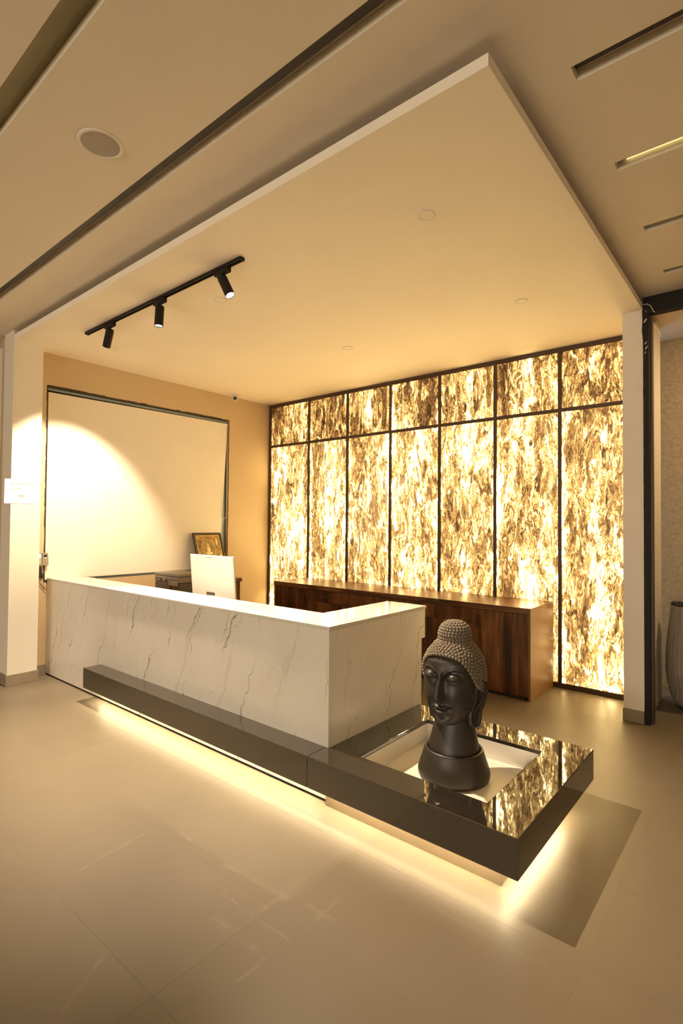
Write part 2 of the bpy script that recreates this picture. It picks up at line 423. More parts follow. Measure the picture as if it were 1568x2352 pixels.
# ------------------------------------------------------------------ ceiling with recessed grooves
GD = 0.046
xs = sorted({-8.5, -0.645, 0.75, 4.0}); 
ys = [-10.2, 0.775, 0.878, 1.478, 1.566, 2.225, 2.313, 2.965, 3.040, 3.715, 3.785, 4.445, 4.520, 7.2]
def ceil_fill(i, j):
    if j in (1, 3): return False               # two grooves over the whole width
    if j in (5, 7, 9, 11) and i == 1: return False
    return True
bm = bmesh.new(); plate(bm, xs, ys, ZM, ZM+GD, ceil_fill)
ce = obj('ceiling', bm, M['ceiling'], kind='structure')
bm = bmesh.new(); box(bm, -8.5, 4.0, -10.2, 7.2, ZM+GD+0.0005, ZM+GD+0.05)
obj('ceiling_deck', bm, M['ceiling'], ce)
bxo('groove_shade', (-8.4, 3.9, 0.776, 0.877, ZM+GD-0.006, ZM+GD), plain('olive_cove_shade', (0.30, 0.27, 0.17), 0.7), ce)  # olive strip paints in the dim roof of this cove
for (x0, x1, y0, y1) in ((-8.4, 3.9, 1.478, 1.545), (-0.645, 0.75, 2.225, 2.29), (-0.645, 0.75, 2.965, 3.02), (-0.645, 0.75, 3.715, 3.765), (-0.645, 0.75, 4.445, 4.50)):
    bxo('groove_shade', (x0+0.002, x1-0.002, y0+0.001, y1, ZM+GD-0.012, ZM+GD), M['groove_dark'], ce)  # dark strips put the shade of the groove roofs into colour
bxo('slot_light', (-0.60, 0.745, 3.022, 3.028, ZM+GD-0.014, ZM+GD-0.002), M['led_dim'], ce)
# lowered ceiling panel over the reception
bm = bmesh.new(); plate(bm, [XL, -5.7675, -0.855], [1.898, 2.1675, YP+0.3], ZC, ZPT, lambda i, j: i == 1 or j == 1)
dp = obj('ceiling_panel', bm, M['ceiling_bright'], kind='structure')
bm = bmesh.new(); box(bm, -5.5, -1.0, 2.05, YP+0.3, ZPT, ZM-0.001); obj('panel_hanger', bm, M['gap'], dp)

# ------------------------------------------------------------------ walls
SY0, SY1, SZ0, SZ1 = 2.277, 4.668, 0.955, 3.035
bm = bmesh.new()
def ypl(bm, y0, y1, z0, z1, x0=XL-0.25, x1=XL): box(bm, x0, x1, y0, y1, z0, z1)
# wall with the boarded opening
prev = None
xsw = [1.93, SY0, SY1, YP]; zsw = [0, SZ0, SZ1, ZM]
tmp = bmesh.new(); plate(tmp, xsw, zsw, 0, 0.25, lambda i, j: not (i == 1 and j == 1))
for v in tmp.verts:
    a, b, c = v.co; v.co = (XL-c, a, b)
obj('wall_left', tmp, M['ochre'], kind='structure')
bxo('wall_left', (-8.5, XL-0.25, 2.2, 2.4, 0, ZM), M['ochre'], kind='structure')
bxo('wall_left', (-8.7, -8.5, -10.2, 2.4, 0, ZM), M['ochre'], kind='structure')
# pillar that stands proud of it
pil = bxo('wall_pillar', (-6.02, -5.768, 1.898, 2.167, 0, ZM), M['cream'], kind='structure')
bxo('baseboard_pillar', (-6.03, -5.756, 1.886, 2.179, 0, 0.105), M['skirting'], kind='structure', bevel=0.002)
bxo('baseboard_left', (XL, XL+0.012, 2.179, 2.311, 0, 0.105), M['skirting'], kind='structure', bevel=0.002)
# left of the pillar
bxo('wall_front_left', (-8.5, -6.02, 2.02, 2.2, 0, ZM), M['cream'], kind='structure')
# back wall behind the light panels and to the right of the jamb
bxo('wall_back', (XL-0.3, -0.86, YP+0.06, YP+0.3, 0, ZM), M['cream'], kind='structure')
bxo('wall_back', (-1.1, 4.0, 6.15, 6.35, 0, ZM), M['texwall'], kind='structure')
bxo('wall_right', (4.0, 4.2, -10.2, 6.35, 0, ZM), M['cream'], kind='structure')
bxo('baseboard_back', (-0.80, 3.9, 6.13, 6.15, 0, 0.11), M['mullion'], kind='structure')
# jamb pillar right of the light panels
bxo('wall_jamb', (-1.006, -0.855, 4.89, YP+0.06, 0, ZC), M['cream'], kind='structure')
bxo('baseboard_jamb', (-1.012, -0.856, 4.880, 4.89, 0, 0.10), M['skirting'], kind='structure', bevel=0.001)
# wall behind the camera with the glazed entrance
tmp = bmesh.new(); plate(tmp, [-8.5, -4.2, 2.2, 4.0], [0, 2.9, ZM], 0, 0.2, lambda i, j: not (i == 1 and j == 0))
for v in tmp.verts:
    a, b, c = v.co; v.co = (a, -10.2-c, b)
obj('wall_behind', tmp, M['cream'], kind='structure')
win = empty('window_1', (-1, -10.2, 0)); win['kind'] = 'structure'
for xx in (-4.2, -2.6, -1.0, 0.6, 2.14):
    bxo('window_frame', (xx, xx+0.06, -10.24, -10.18, 0, 2.9), M['black'], win)
for a, b in ((0, 0.06), (2.84, 2.9)):
    bxo('window_frame', (-4.2, 2.2, -10.24, -10.18, a, b), M['black'], win)

# dark steel post and beam with ragged plaster edge
post = empty('steel_portal', (-0.83, 4.93, 0), label='dark steel post and overhead beam with chipped plaster at edge of backlit wall', cat='steel frame')
bm = bmesh.new()
N = 40
left = []; rng = random.Random(3)
for i in range(N+1):
    z = 3.375*i/N
    j = (0.008*rng.random() if 1.4 < z < 3.3 else 0.002*rng.random())
    if z > 3.2: j = -0.012+0.02*rng.random()
    left.append((-0.8545-max(0, j)*0.0, z)) if z < 0.1 else left.append((-0.853+j, z))
pts = left+[(-0.812, 3.375), (-0.812, 0)]
prism(bm, pts, 'y', 4.882, 4.93); obj('post', bm, M['blacksatin'], post)
bxo('post_return', (-0.812, -0.796, 4.93, 5.0, 0, 3.34), M['mullion'], post)
bxo('beam', (-0.853, 3.2, 4.884, 4.96, 3.338, ZM-0.001), M['blacksatin'], post)
bm = bmesh.new(); tube(bm, [(-0.852, 4.876, 3.42), (-0.82, 4.874, 3.415), (-0.795, 4.874, 3.395), (-0.775, 4.874, 3.345), (-0.765, 4.874, 3.335)], 0.0035)
obj('cable', bm, M['plaster'], post, smooth=True)
for (zx, zz, s) in ((-0.835, 3.285, 0.011), (-0.832, 3.10, 0.008), (-0.828, 3.06, 0.009), (-0.836, 3.02, 0.006), (-0.83, 3.36, 0.004), (-0.825, 3.42, 0.004)):
    bm = bmesh.new(); t_ = bmesh.ops.create_icosphere(bm, subdivisions=1, radius=s)
    for v in t_['verts']: v.co = Vector((v.co.x*0.8, v.co.y*0.4, v.co.z*1.7)) + Vector((zx, 4.880, zz)) + Vector((v.co.z*0.9, 0, 0))
    obj('plaster_chip', bm, M['plaster'], post)

# ------------------------------------------------------------------ backlit wall
bw = empty('backlit_wall', (-3.45, 5.43, 0), label='glowing amber onyx panel wall in a dark wooden grid behind the reception', cat='light wall')
PX = [-5.94, -5.115, -4.415, -3.725, -3.036, -2.359, -1.683, -0.99]
ZR = 2.752
bmp = {}
for i in range(7):
    x0, x1 = PX[i], PX[i+1]
    for up in (0, 1):
        z0, z1 = ((0.04, ZR) if not up else (ZR, ZC-0.02))
        bm = bmesh.new(); box(bm, 0, x1-x0, 0, 0.008, 0, z1-z0)
        o = obj('onyx_panel', bm, M['onyx_up'] if up else M['onyx'], bw)
        o.location = (x0, YP, z0)
MW = 0.018
for i, px in enumerate(PX):
    a, b = px-MW, px+MW
    if i == 0: a, b = XL+0.001, XL+0.042
    bxo('mullion', (a, b, YP-0.022, YP-0.0005, 0.0, ZC-0.001), M['mullion'], bw, bevel=0.002, seg=1)
for (a, b) in ((0.0, 0.048), (ZR-0.018, ZR+0.018), (ZC-0.046, ZC-0.001)):
    bxo('rail', (XL+0.042, -1.007, YP-0.020, YP-0.001, a, b), M['mullion'], bw, bevel=0.002, seg=1)

# ------------------------------------------------------------------ reception counter
rc = empty('reception_counter', (-3.9, 2.5, 0), label='long L-shaped white marble reception counter with polished white top', cat='counter')
YF, XR_ = 2.312, -2.004
bxo('front_panel', (XL+0.002, XR_, YF, YF+0.03, 0.016, 0.984), M['marble'], rc, bevel=0.0015, seg=1)
bm = bmesh.new(); prism(bm, [(YF+0.0305, 0.016), (3.334, 0.016), (3.334, 0.775), (3.383, 0.775), (3.383, 0.984), (YF+0.0305, 0.984)], 'x', XR_-0.03, XR_)
obj('side_panel', bm, M['marble'], rc, bevel=0.0015, seg=1)
bxo('skirting', (XL+0.002, XR_-0.02, YF+0.012, YF+0.028, 0.0, 0.0155), M['gap'], rc)
bm = bmesh.new(); plate(bm, [XL+0.002, -2.343, XR_+0.006], [YF-0.006, 2.640, 3.389], 0.985, 1.006, lambda i, j: i == 1 or j == 0)
obj('countertop', bm, M['top_white'], rc, bevel=0.002, seg=2)
bxo('inner_panel', (XL+0.05, -2.343, 2.60, 2.618, 0.74, 0.984), M['white_laminate'], rc)
bxo('inner_panel', (-2.36, -2.343, 2.62, 3.334, 0.016, 0.984), M['white_laminate'], rc)
bxo('end_panel', (-2.343, XR_-0.031, 3.31, 3.328, 0.0, 0.984), M['white_laminate'], rc)
bm = bmesh.new(); plate(bm, [XL+0.002, -4.72, -2.365], [YF+0.031, 3.15, 3.55], 0.70, 0.735, lambda i, j: j == 0 or i == 0)
obj('desk_top', bm, M['wood_top'], rc)
for xx in (XL+0.02, -4.74, -3.4): bxo('leg_panel', (xx, xx+0.018, YF+0.04, 3.12, 0, 0.699), M['white_laminate'], rc)

# ------------------------------------------------------------------ polished ledge with planter box
ld = empty('stone_ledge', (-2.0, 2.3, 0), label='floating dark polished granite ledge wrapping the counter and framing the planter box', cat='ledge')
LX0, LX1, LY0, LY1, LZ0, LZ1 = -4.73, -0.835, 2.1545, 3.294, 0.141, 0.3141
OX0, OX1, OY0, OY1 = -1.80, -1.054, 2.343, 3.070
SEAM = -2.022
bxo('slab', (LX0, SEAM-0.0006, LY0, YF-0.0005, LZ0, LZ1), M['granite'], ld, bevel=0.003)
bm = bmesh.new(); plate(bm, [SEAM+0.0006, XR_+0.001, OX0, OX1, LX1], [LY0, YF-0.0005, OY0, OY1, LY1], LZ0, LZ1,
    lambda i, j: not (i == 2 and j == 2) and not (i == 0 and j > 0))
obj('slab', bm, M['granite'], ld, bevel=0.004)
tr = 0.004
bm = bmesh.new()
plate(bm, [OX0+0.001, OX0+tr, OX1-tr, OX1-0.001], [OY0+0.001, OY0+tr, OY1-tr, OY1-0.001], 0.187, 0.292, lambda i, j: not (i == 1 and j == 1))
tray = obj('planter_tray', bm, M['white_laminate'], ld)
bxo('tray_floor', (OX0+0.001, OX1-0.001, OY0+0.001, OY1-0.001, 0.15, 0.1865), M['white_laminate'], tray)
# plinth under the planter
pl = bxo('plinth', (-2.0, -0.962, 2.288, 3.10, 0.0, LZ0-0.0005), M['plinth'], ld, bevel=0.001, seg=1)

# LED strips glued under the ledge
def led(b, label):
    t_ = empty('led_strip', (b[0], b[2], b[4]), label=label, cat='LED strip')
    bxo('tape', b, M['led'], t_)
    if b[1]-b[0] > 0.5: bxo('glare_baffle', (b[0], b[1], b[2]-0.004, b[2]-0.0005, LZ0-0.013, LZ0-0.0005), M['plinth'], t_)  # unseen lip added to cut the tape's reflection in the floor
    else: bxo('glare_baffle', (b[1]+0.0005, b[1]+0.004, b[2], b[3], LZ0-0.013, LZ0-0.0005), M['plinth'], t_)
led((LX0+0.003, -2.05, 2.284, 2.308, LZ0-0.004, LZ0-0.001), 'warm light strip under the long front of the dark ledge')
led((-2.0, -0.94, 2.258, 2.284, LZ0-0.004, LZ0-0.001), 'warm light strip under the front of the planter box')
led((-0.958, -0.932, 2.29, 3.1, LZ0-0.004, LZ0-0.001), 'warm light strip under the right side of the planter box')

# ------------------------------------------------------------------ back cabinet
cb = empty('credenza', (-3.43, 5.1, 0), label='long low dark walnut cabinet standing against the glowing panel wall', cat='cabinet')
KX0, KX1, KY0, KY1, KZ = -5.126, -1.745, 4.795, YP-0.024, 0.842
bxo('carcass', (KX0+0.02, KX1-0.02, KY0+0.03, KY1, 0.03, 0.788), M['wood'], cb)
bxo('top', (KX0, KX1-0.0205, KY0, KY1, 0.789, KZ), M['wood_top'], cb, bevel=0.0015, seg=1)
bxo('side_panel', (KX1-0.02, KX1, KY0, KY1, 0.0, KZ), M['wood_side'], cb, bevel=0.001, seg=1)
bxo('side_panel', (KX0, KX0+0.02, KY0+0.008, KY1, 0.0, 0.788), M['wood_side'], cb)
bxo('toe_kick', (KX0+0.02, KX1-0.02, KY0+0.045, KY0+0.06, 0.0, 0.03), M['gap'], cb)
bxo('foot_block', (-1.955, -1.80, KY0+0.012, KY0+0.044, 0.0, 0.028), M['black'], cb, bevel=0.004)
def pull(parent, c, vert):
    bm = bmesh.new(); h = 0.055
    if vert:
        box(bm, c[0]-0.006, c[0]+0.006, c[1]-0.026, c[1]-0.018, c[2]-h, c[2]+h)
        for s in (-1, 1): box(bm, c[0]-0.005, c[0]+0.005, c[1]-0.018, c[1], c[2]+s*h-0.006*s-0.005, c[2]+s*h-0.006*s+0.005)
    else:
        box(bm, c[0]-h, c[0]+h, c[1]-0.026, c[1]-0.018, c[2]-0.006, c[2]+0.006)
        for s in (-1, 1): box(bm, c[0]+s*h-0.006*s-0.005, c[0]+s*h-0.006*s+0.005, c[1]-0.018, c[1], c[2]-0.005, c[2]+0.005)
    return obj('handle', bm, M['wood'], parent, bevel=0.001, seg=1)
def front(name, x0, x1, z0, z1, hc, vert):
    bm = bmesh.new(); box(bm, x0+0.0015, x1-0.0015, KY0+0.008, KY0+0.0295, z0+0.0015, z1-0.0015)
    o = obj(name, bm, M['wood'], cb, bevel=0.001, seg=1)
    pull(o, hc, vert)
yh = KY0+0.008
front('door', -5.106, -4.527, 0.03, 0.787, (-4.584, yh, 0.65), True)
for k in range(4):
    a = -4.527+k*0.552; b = a+0.552
    front('drawer', a, b, 0.645, 0.787, ((a+b)/2, yh, 0.715), False)
    front('door', a, b, 0.03, 0.645, (b-0.06 if k % 2 == 0 else a+0.06, yh, 0.55), True)
front('door', -2.319, -1.7655, 0.03, 0.787, (-2.272, yh, 0.675), True)

# ------------------------------------------------------------------ boarded opening with white sheet on the left wall
sb = empty('screen_board', (XL, 3.47, 0.95), label='large white sheet board filling a dark-edged opening in the left wall', cat='board')
bxo('backing', (XL-0.09, XL-0.08, SY0, SY1, SZ0, SZ1), M['gap'], sb)
bm = bmesh.new()
prism(bm, [(2.292, 1.0), (4.552, 1.0), (4.556, 1.4), (4.570, 1.7), (4.602, 2.2), (4.640, 2.85), (4.648, 2.985), (4.0, 2.982), (2.9, 2.975), (2.292, 2.972)], 'x', XL-0.045, XL-0.006)
obj('board_sheet', bm, M['board'], sb)
bxo('hem', (XL-0.03, XL-0.002, 2.29, 4.55, 0.985, 0.9995), M['cream'], sb)
def bar(a, mt, n='frame_bar'): bxo(n, a, mt, sb, bevel=0.002, seg=1)
bar((XL-0.05, XL-0.012, SY0+0.01, SY1-0.03, 2.99, 3.018), M['bluesteel'])
bar((XL-0.075, XL-0.048, 4.54, 4.660, 0.96, 3.0), M['bluesteel'])
bar((XL-0.05, XL-0.012, SY0+0.01, SY1-0.02, 0.957, 0.968), M['bluesteel'])
bar((XL-0.05, XL-0.008, SY0+0.01, SY1-0.02, 0.971, 0.984), M['bluesteel'])
bm = bmesh.new()
pts = [(XL-0.001, 4.628, 2.95), (XL, 4.640, 2.5), (XL+0.003, 4.642, 1.80)]+[(XL+0.004, 4.598+0.044*math.cos(a), 1.73-0.07*math.sin(a)) for a in [math.pi*k/14 for k in range(15)]]+[(XL+0.003, 4.556, 1.80), (XL+0.002, 4.570, 2.1)]
tube(bm, pts, 0.003); obj('cord_loop', bm, M['white_plastic'], sb, smooth=True)
bm = bmesh.new(); rng = random.Random(5)
y = SY0
while y < SY1:
    l = 0.05+0.12*rng.random(); h = 0.003+0.009*rng.random()
    box(bm, XL-0.004, XL+0.002, y, min(y+l, SY1), SZ1-0.002, SZ1+h); y += l
z = SZ0
while z < SZ1:
    l = 0.03+0.08*rng.random(); h = 0.001+0.006*rng.random()
    box(bm, XL-0.004, XL+0.002, SY0-h, SY0+0.002, z, min(z+l, SZ1))
    box(bm, XL-0.004, XL+0.002, SY1-0.002, SY1+h*0.7, z, min(z+l, SZ1)); z += l
obj('ragged_edge', bm, M['gap'], sb)

# ------------------------------------------------------------------ track lighting
tk = empty('track_light', (-3.87, 2.256, ZC), label='black ceiling track rail carrying three cylinder spotlights', cat='track light')
TY = 2.256
bm = bmesh.new()
prism(bm, [(TY-0.018, ZC-0.001), (TY+0.018, ZC-0.001), (TY+0.018, ZC-0.022), (TY+0.008, ZC-0.022), (TY+0.008, ZC-0.010), (TY-0.008, ZC-0.010), (TY-0.008, ZC-0.022), (TY-0.018, ZC-0.022)], 'x', -5.0, -2.76)
obj('rail', bm, M['blacksatin'], tk)
for a, b in ((-5.008, -4.998), (-2.762, -2.752)): bxo('end_cap', (a, b, TY-0.019, TY+0.019, ZC-0.024, ZC-0.001), M['blacksatin'], tk)
def spot(px, axis, key, lit=True):
    axis = Vector(axis).normalized()
    h = empty('head'); h.parent = tk; h.matrix_parent_inverse = tk.matrix_basis.inverted()
    bxo('adapter', (px-0.075, px+0.075, TY-0.016, TY+0.016, ZC-0.058, ZC-0.0225), M['blacksatin'], h, bevel=0.002)
    piv = Vector((px, TY, ZC-0.085))
    bm = bmesh.new(); tube(bm, [(px, TY, ZC-0.058), tuple(piv)], 0.010, 12); obj('stem', bm, M['blacksatin'], h, smooth=True)
    q = axis.to_track_quat('-Z', 'Y').to_matrix()
    c = piv
    bm = bmesh.new()
    lathe(bm, [(0.001, 0.012), (0.028, 0.012), (0.033, 0.006), (0.034, 0.0), (0.034, -0.150), (0.031, -0.152), (0.030, -0.150), (0.030, -0.132), (0.001, -0.132)], 32, c, q, cap=True)
    o = obj('housing', bm, M['blacksatin'], h, smooth=True)
    mo = o.modifiers.new('es', 'EDGE_SPLIT'); mo.split_angle = R(40)
    bm = bmesh.new(); lathe(bm, [(0.0295, -0.140), (0.0295, -0.133)], 32, c, q); obj('lens', bm, M['lens'], h)
    l = bpy.data.lights.new('spot_lamp', 'SPOT'); l.energy = SPOT_POWER[key]; l.color = SPOT_COL
    l.spot_size = R({'left': 66, 'middle': 78, 'right': 58}[key]); l.spot_blend = {'left': 0.5, 'middle': 1.0, 'right': 0.85}[key]; l.shadow_soft_size = 0.012
    lo = bpy.data.objects.new('spot_lamp', l); link(lo, h)
    lo.matrix_parent_inverse = Matrix.Identity(4)
    lo.parent = None
    lo.location = c + axis*0.158; lo.rotation_euler = axis.to_track_quat('-Z', 'Y').to_euler()
spot(-4.56, (-0.60, 0.10, -0.79), 'left')
spot(-3.755, (0.0, -0.05, -1), 'middle')
spot(-2.965, (0.45, 0.11, -0.88), 'right')

# ------------------------------------------------------------------ ceiling fittings
def downlight(x, y, label):
    t = empty('downlight', (x, y, ZC), label=label, cat='downlight', group='flush unlit downlights in the lowered ceiling')
    bm = bmesh.new(); lathe(bm, [(0.050, 0), (0.050, -0.004), (0.047, -0.006), (0.043, -0.005), (0.043, -0.001)], 40, (x, y, ZC), cap=False)
    obj('trim_ring', bm, M['cream'], t, smooth=True)
    bm = bmesh.new(); lathe(bm, [(0.043, -0.0035), (0.043, -0.0005)], 40, (x, y, ZC)); obj('diffuser', bm, M['ceiling_bright'], t)
for x, y, s in ((-1.55, 2.61, 'unlit flush round downlight nearest the front corner of the lowered ceiling'),
                (-1.565, 4.10, 'unlit flush round downlight nearest the right jamb pillar'),
                (-3.346, 4.11, 'unlit flush round downlight above the middle of the walnut cabinet'),
                (-5.21, 4.10, 'unlit flush round downlight beside the small ceiling camera'),
                (-3.42, 2.585, 'unlit flush round downlight behind the right lit spotlight'),
                (-5.263, 2.633, 'unlit flush round downlight behind the leftmost spotlight')):
    downlight(x, y, s)
t = empty('ceiling_speaker', (-2.583, 1.213, ZM), label='round ceiling speaker with pale rim and grey grille at upper left', cat='speaker')
bm = bmesh.new(); lathe(bm, [(0.106, 0), (0.106, -0.004), (0.100, -0.008), (0.090, -0.005), (0.090, -0.001)], 48, (-2.583, 1.213, ZM), cap=False)
obj('rim', bm, M['cream'], t, smooth=True)
bm = bmesh.new(); lathe(bm, [(0.0895, -0.004), (0.0895, -0.0005)], 48, (-2.583, 1.213, ZM)); obj('grille', bm, M['grille'], t)
# camera
t = empty('ceiling_camera', (-5.81, 4.66, ZC), label='small white dome security camera with black lens at the ceiling corner', cat='camera')
cx, cy = -5.80, 4.655
bm = bmesh.new(); lathe(bm, [(0.045, 0), (0.045, -0.008), (0.038, -0.014), (0.001, -0.014)], 32, (cx, cy, ZC-0.0005), cap=False); obj('base', bm, M['white_plastic'], t, smooth=True)
bm = bmesh.new(); lathe(bm, [(0.036, 0), (0.036, 0.012), (0.040, 0.02), (0.040, 0.03)], 32, (cx, cy, ZC-0.045), cap=False)
bmesh.ops.create_uvsphere(bm, u_segments=32, v_segments=18, radius=0.040, matrix=Matrix.Translation((cx, cy, ZC-0.052)))
obj('housing', bm, M['white_plastic'], t, smooth=True)
d = (Vector((0, 0, 1.6))-Vector((cx, cy, ZC-0.052))).normalized()
bm = bmesh.new(); lathe(bm, [(0.001, 0.012), (0.014, 0.010), (0.024, 0.0), (0.026, -0.012)], 32, Vector((cx, cy, ZC-0.052))+d*0.034, d.to_track_quat('Z', 'Y').to_matrix(), cap=False)
obj('lens', bm, M['black'], t, smooth=True)

# ------------------------------------------------------------------ paper notice on the pillar
t = empty('paper_notice', (-5.765, 2.0, 1.9), label='white paper notice reading 800/- taped round the left pillar', cat='notice')
PXN = -5.7655
bm = bmesh.new(); prism(bm, [(1.840, 1.772), (2.152, 1.776), (2.160, 2.012), (1.842, 2.012)], 'x', PXN, PXN+0.0012)
obj('sheet', bm, M['paper'], t)
def text(s, y, z, size, mt, parent, x=PXN+0.0016):
    cu = bpy.data.curves.new('lettering', 'FONT'); cu.body = s; cu.size = size; cu.extrude = 0.0002; cu.align_x = 'LEFT'
    tmp_ = bpy.data.objects.new('lettering', cu)
    me = bpy.data.meshes.new_from_object(tmp_); bpy.data.objects.remove(tmp_)
    me.materials.clear(); me.materials.append(mt)
    o = bpy.data.objects.new('lettering', me)
    o.rotation_euler = (R(90), 0, R(90)); o.location = (x, y, z); link(o, parent)
    return o
text('एक कमरे एक.दे. चार्ज', 1.885, 1.952, 0.036, M['ink_light'], t)
text('पर जाये', 1.885, 1.905, 0.036, M['ink_light'], t)
text('800/-', 1.965, 1.835, 0.036, M['ink'], t)

# attendance device beside the pillar
t = empty('attendance_terminal', (XL, 2.23, 1.2), label='small grey wall-mounted attendance terminal with keypad beside the left pillar', cat='terminal')
bm = bmesh.new(); prism(bm, [(0, 0), (0.158, 0.0), (0.150, 0.13), (0.0, 0.135)], 'x', 0, 0.035)
o = obj('body', bm, M['device'], t, bevel=0.004); o.location = (XL+0.001, 2.155, 1.14)
o = bxo('display', (XL+0.0362, XL+0.039, 2.185, 2.232, 1.215, 1.262), M['screen'], t)
for r_ in range(4):
    for c_ in range(4):
        bxo('key', (XL+0.0362, XL+0.040, 2.186+c_*0.0135, 2.196+c_*0.0135, 1.156+r_*0.013, 1.165+r_*0.013), M['key'], t)
bxo('finger_reader', (XL+0.0362, XL+0.039, 2.262, 2.292, 1.228, 1.252), M['black'], t, bevel=0.002)
bxo('reader_highlight', (XL+0.0362, XL+0.0395, 2.265, 2.289, 1.212, 1.224), M['white_plastic'], t, bevel=0.002)  # white bar painted in for the highlight on the reader
bxo('bezel', (XL+0.0362, XL+0.0385, 2.244, 2.247, 1.15, 1.265), M['printer_dark'], t)
t = empty('power_adapter', (XL, 2.25, 1.05), label='black power plug and loose cables hanging below the attendance terminal', cat='adapter')
bm = bmesh.new(); prism(bm, [(2.218, 1.025), (2.262, 1.025), (2.248, 1.11), (2.236, 1.136), (2.230, 1.11)], 'x', XL+0.004, XL+0.03); obj('plug', bm, M['black'], t, bevel=0.003)
bxo('socket', (XL+0.001, XL+0.012, 2.226, 2.272, 1.006, 1.055), M['black'], t, bevel=0.003)
bm = bmesh.new(); tube(bm, [(XL+0.02, 2.19, 1.137), (XL+0.02, 2.192, 1.05), (XL+0.02, 2.21, 0.99), (XL+0.02, 2.25, 0.94), (XL+0.02, 2.30, 0.88)], 0.0025)
obj('cable', bm, M['device'], t, smooth=True)
bm = bmesh.new(); tube(bm, [(XL+0.012, 2.24, 1.01), (XL+0.012, 2.225, 0.985), (XL+0.012, 2.25, 0.955), (XL+0.012, 2.295, 0.90)], 0.0025)
obj('cable', bm, M['device'], t, smooth=True)
# dark picture edge at far left
t = empty('wall_picture', (-6.3, 2.02, 2.0), label='dark framed picture mostly cut off at the left edge of the photo', cat='picture')
bm = bmesh.new(); plate(bm, [-6.75, -6.72, -6.26, -6.23], [1.70, 1.73, 2.32, 2.35], 0, 0.025, lambda i, j: not (i == 1 and j == 1))
for v in bm.verts:
    a, b, c = v.co; v.co = (a, 2.019-c, b)
obj('frame', bm, M['frame_wood'], t)
bxo('print', (-6.719, -6.261, 2.005, 2.018, 1.731, 2.319), M['printer_dark'], t)

# ------------------------------------------------------------------ things behind the counter
# monitor seen from behind
t = empty('monitor', (-3.93, 2.93, 0.735), label='white all-in-one computer monitor seen from behind over the counter', cat='monitor')
mt_ = Matrix.Translation((-3.935, 2.90, 1.306)) @ Matrix.Rotation(R(5), 4, 'X')
def tilt(o):
    o.data.transform(mt_); return o
bm = bmesh.new(); box(bm, -0.315, 0.315, 0.004, 0.022, -0.42, 0); o = obj('screen_body', bm, M['white_plastic'], t, bevel=0.006, seg=3); tilt(o)
bm = bmesh.new(); box(bm, -0.306, 0.306, 0.0015, 0.0045, -0.41, -0.009); tilt(obj('back_cover', bm, M['white_plastic'], t, bevel=0.0012, seg=2))
bm = bmesh.new(); box(bm, -0.060, 0.02, -0.0002, 0.0025, -0.018, -0.010); tilt(obj('camera_bump', bm, M['grille'], t, bevel=0.001, seg=1))
bm = bmesh.new(); box(bm, -0.085, 0.035, -0.0008, 0.0015, -0.360, -0.334)
for k in range(5): box(bm, -0.075+k*0.021, -0.062+k*0.021, -0.0022, -0.0008, -0.357, -0.338)
tilt(obj('ports', bm, M['printer_dark'], t))
bm = bmesh.new(); box(bm, -0.06, 0.07, -0.03, 0.001, -0.56, -0.366); tilt(obj('stand', bm, M['white_plastic'], t, bevel=0.006))
bxo('foot', (-4.03, -3.83, 2.82, 3.04, 0.7355, 0.748), M['white_plastic'], t, bevel=0.004)
# printer
t = empty('printer', (-5.1, 3.35, 0.735), label='taupe office printer with white cables behind the counter', cat='printer')
bxo('body', (-5.335, -4.875, 3.20, 3.52, 0.7355, 0.955), M['printer_dark'], t, bevel=0.012, seg=3)
bxo('scanner_lid', (-5.345, -4.865, 3.195, 3.53, 1.018, 1.054), M['printer'], t, bevel=0.010, seg=3)
bxo('scanner_bed', (-5.340, -4.870, 3.198, 3.53, 0.956, 1.0175), M['printer'], t, bevel=0.006)
bxo('rear_door', (-5.31, -5.02, 3.188, 3.1995, 0.84, 0.945), M['printer_dark'], t, bevel=0.003)
for a, b, c, d_ in ((-5.30, -5.26, 0.985, 0.995), (-5.23, -5.19, 0.968, 0.992), (-5.12, -5.09, 0.965, 0.985), (-5.04, -5.00, 0.965, 0.98)):
    bxo('port', (a, b, 3.190, 3.1975, c, d_), M['gap'], t)
bxo('paper_guide', (-5.03, -4.88, 3.175, 3.1975, 0.925, 0.975), M['printer'], t, bevel=0.006)
for cxx in (-5.19, -5.00):
    bm = bmesh.new(); tube(bm, [(cxx+0.055*math.cos(a), 3.165, 0.80+0.072*math.sin(a)) for a in [math.pi*k/12 for k in range(13)]]+[(cxx-0.055, 3.165, 0.74)], 0.004)
    obj('cable', bm, M['white_plastic'], t, smooth=True)
# side table on the left wall
st = empty('side_table', (-5.68, 4.1, 0), label='narrow dark brown side table against the left wall behind the monitor', cat='table')
bxo('table_top', (XL+0.015, -5.42, 3.75, 4.505, 0.835, 0.884), M['wood_top'], st, bevel=0.002, seg=1)
bxo('end_panel', (XL+0.02, -5.435, 4.465, 4.483, 0, 0.8345), M['wood'], st)
bxo('end_panel', (XL+0.02, -5.435, 3.77, 3.788, 0, 0.8345), M['wood'], st)
bxo('drawer_front', (-5.45, -5.436, 3.79, 4.463, 0.60, 0.83), M['wood'], st, bevel=0.001, seg=1)
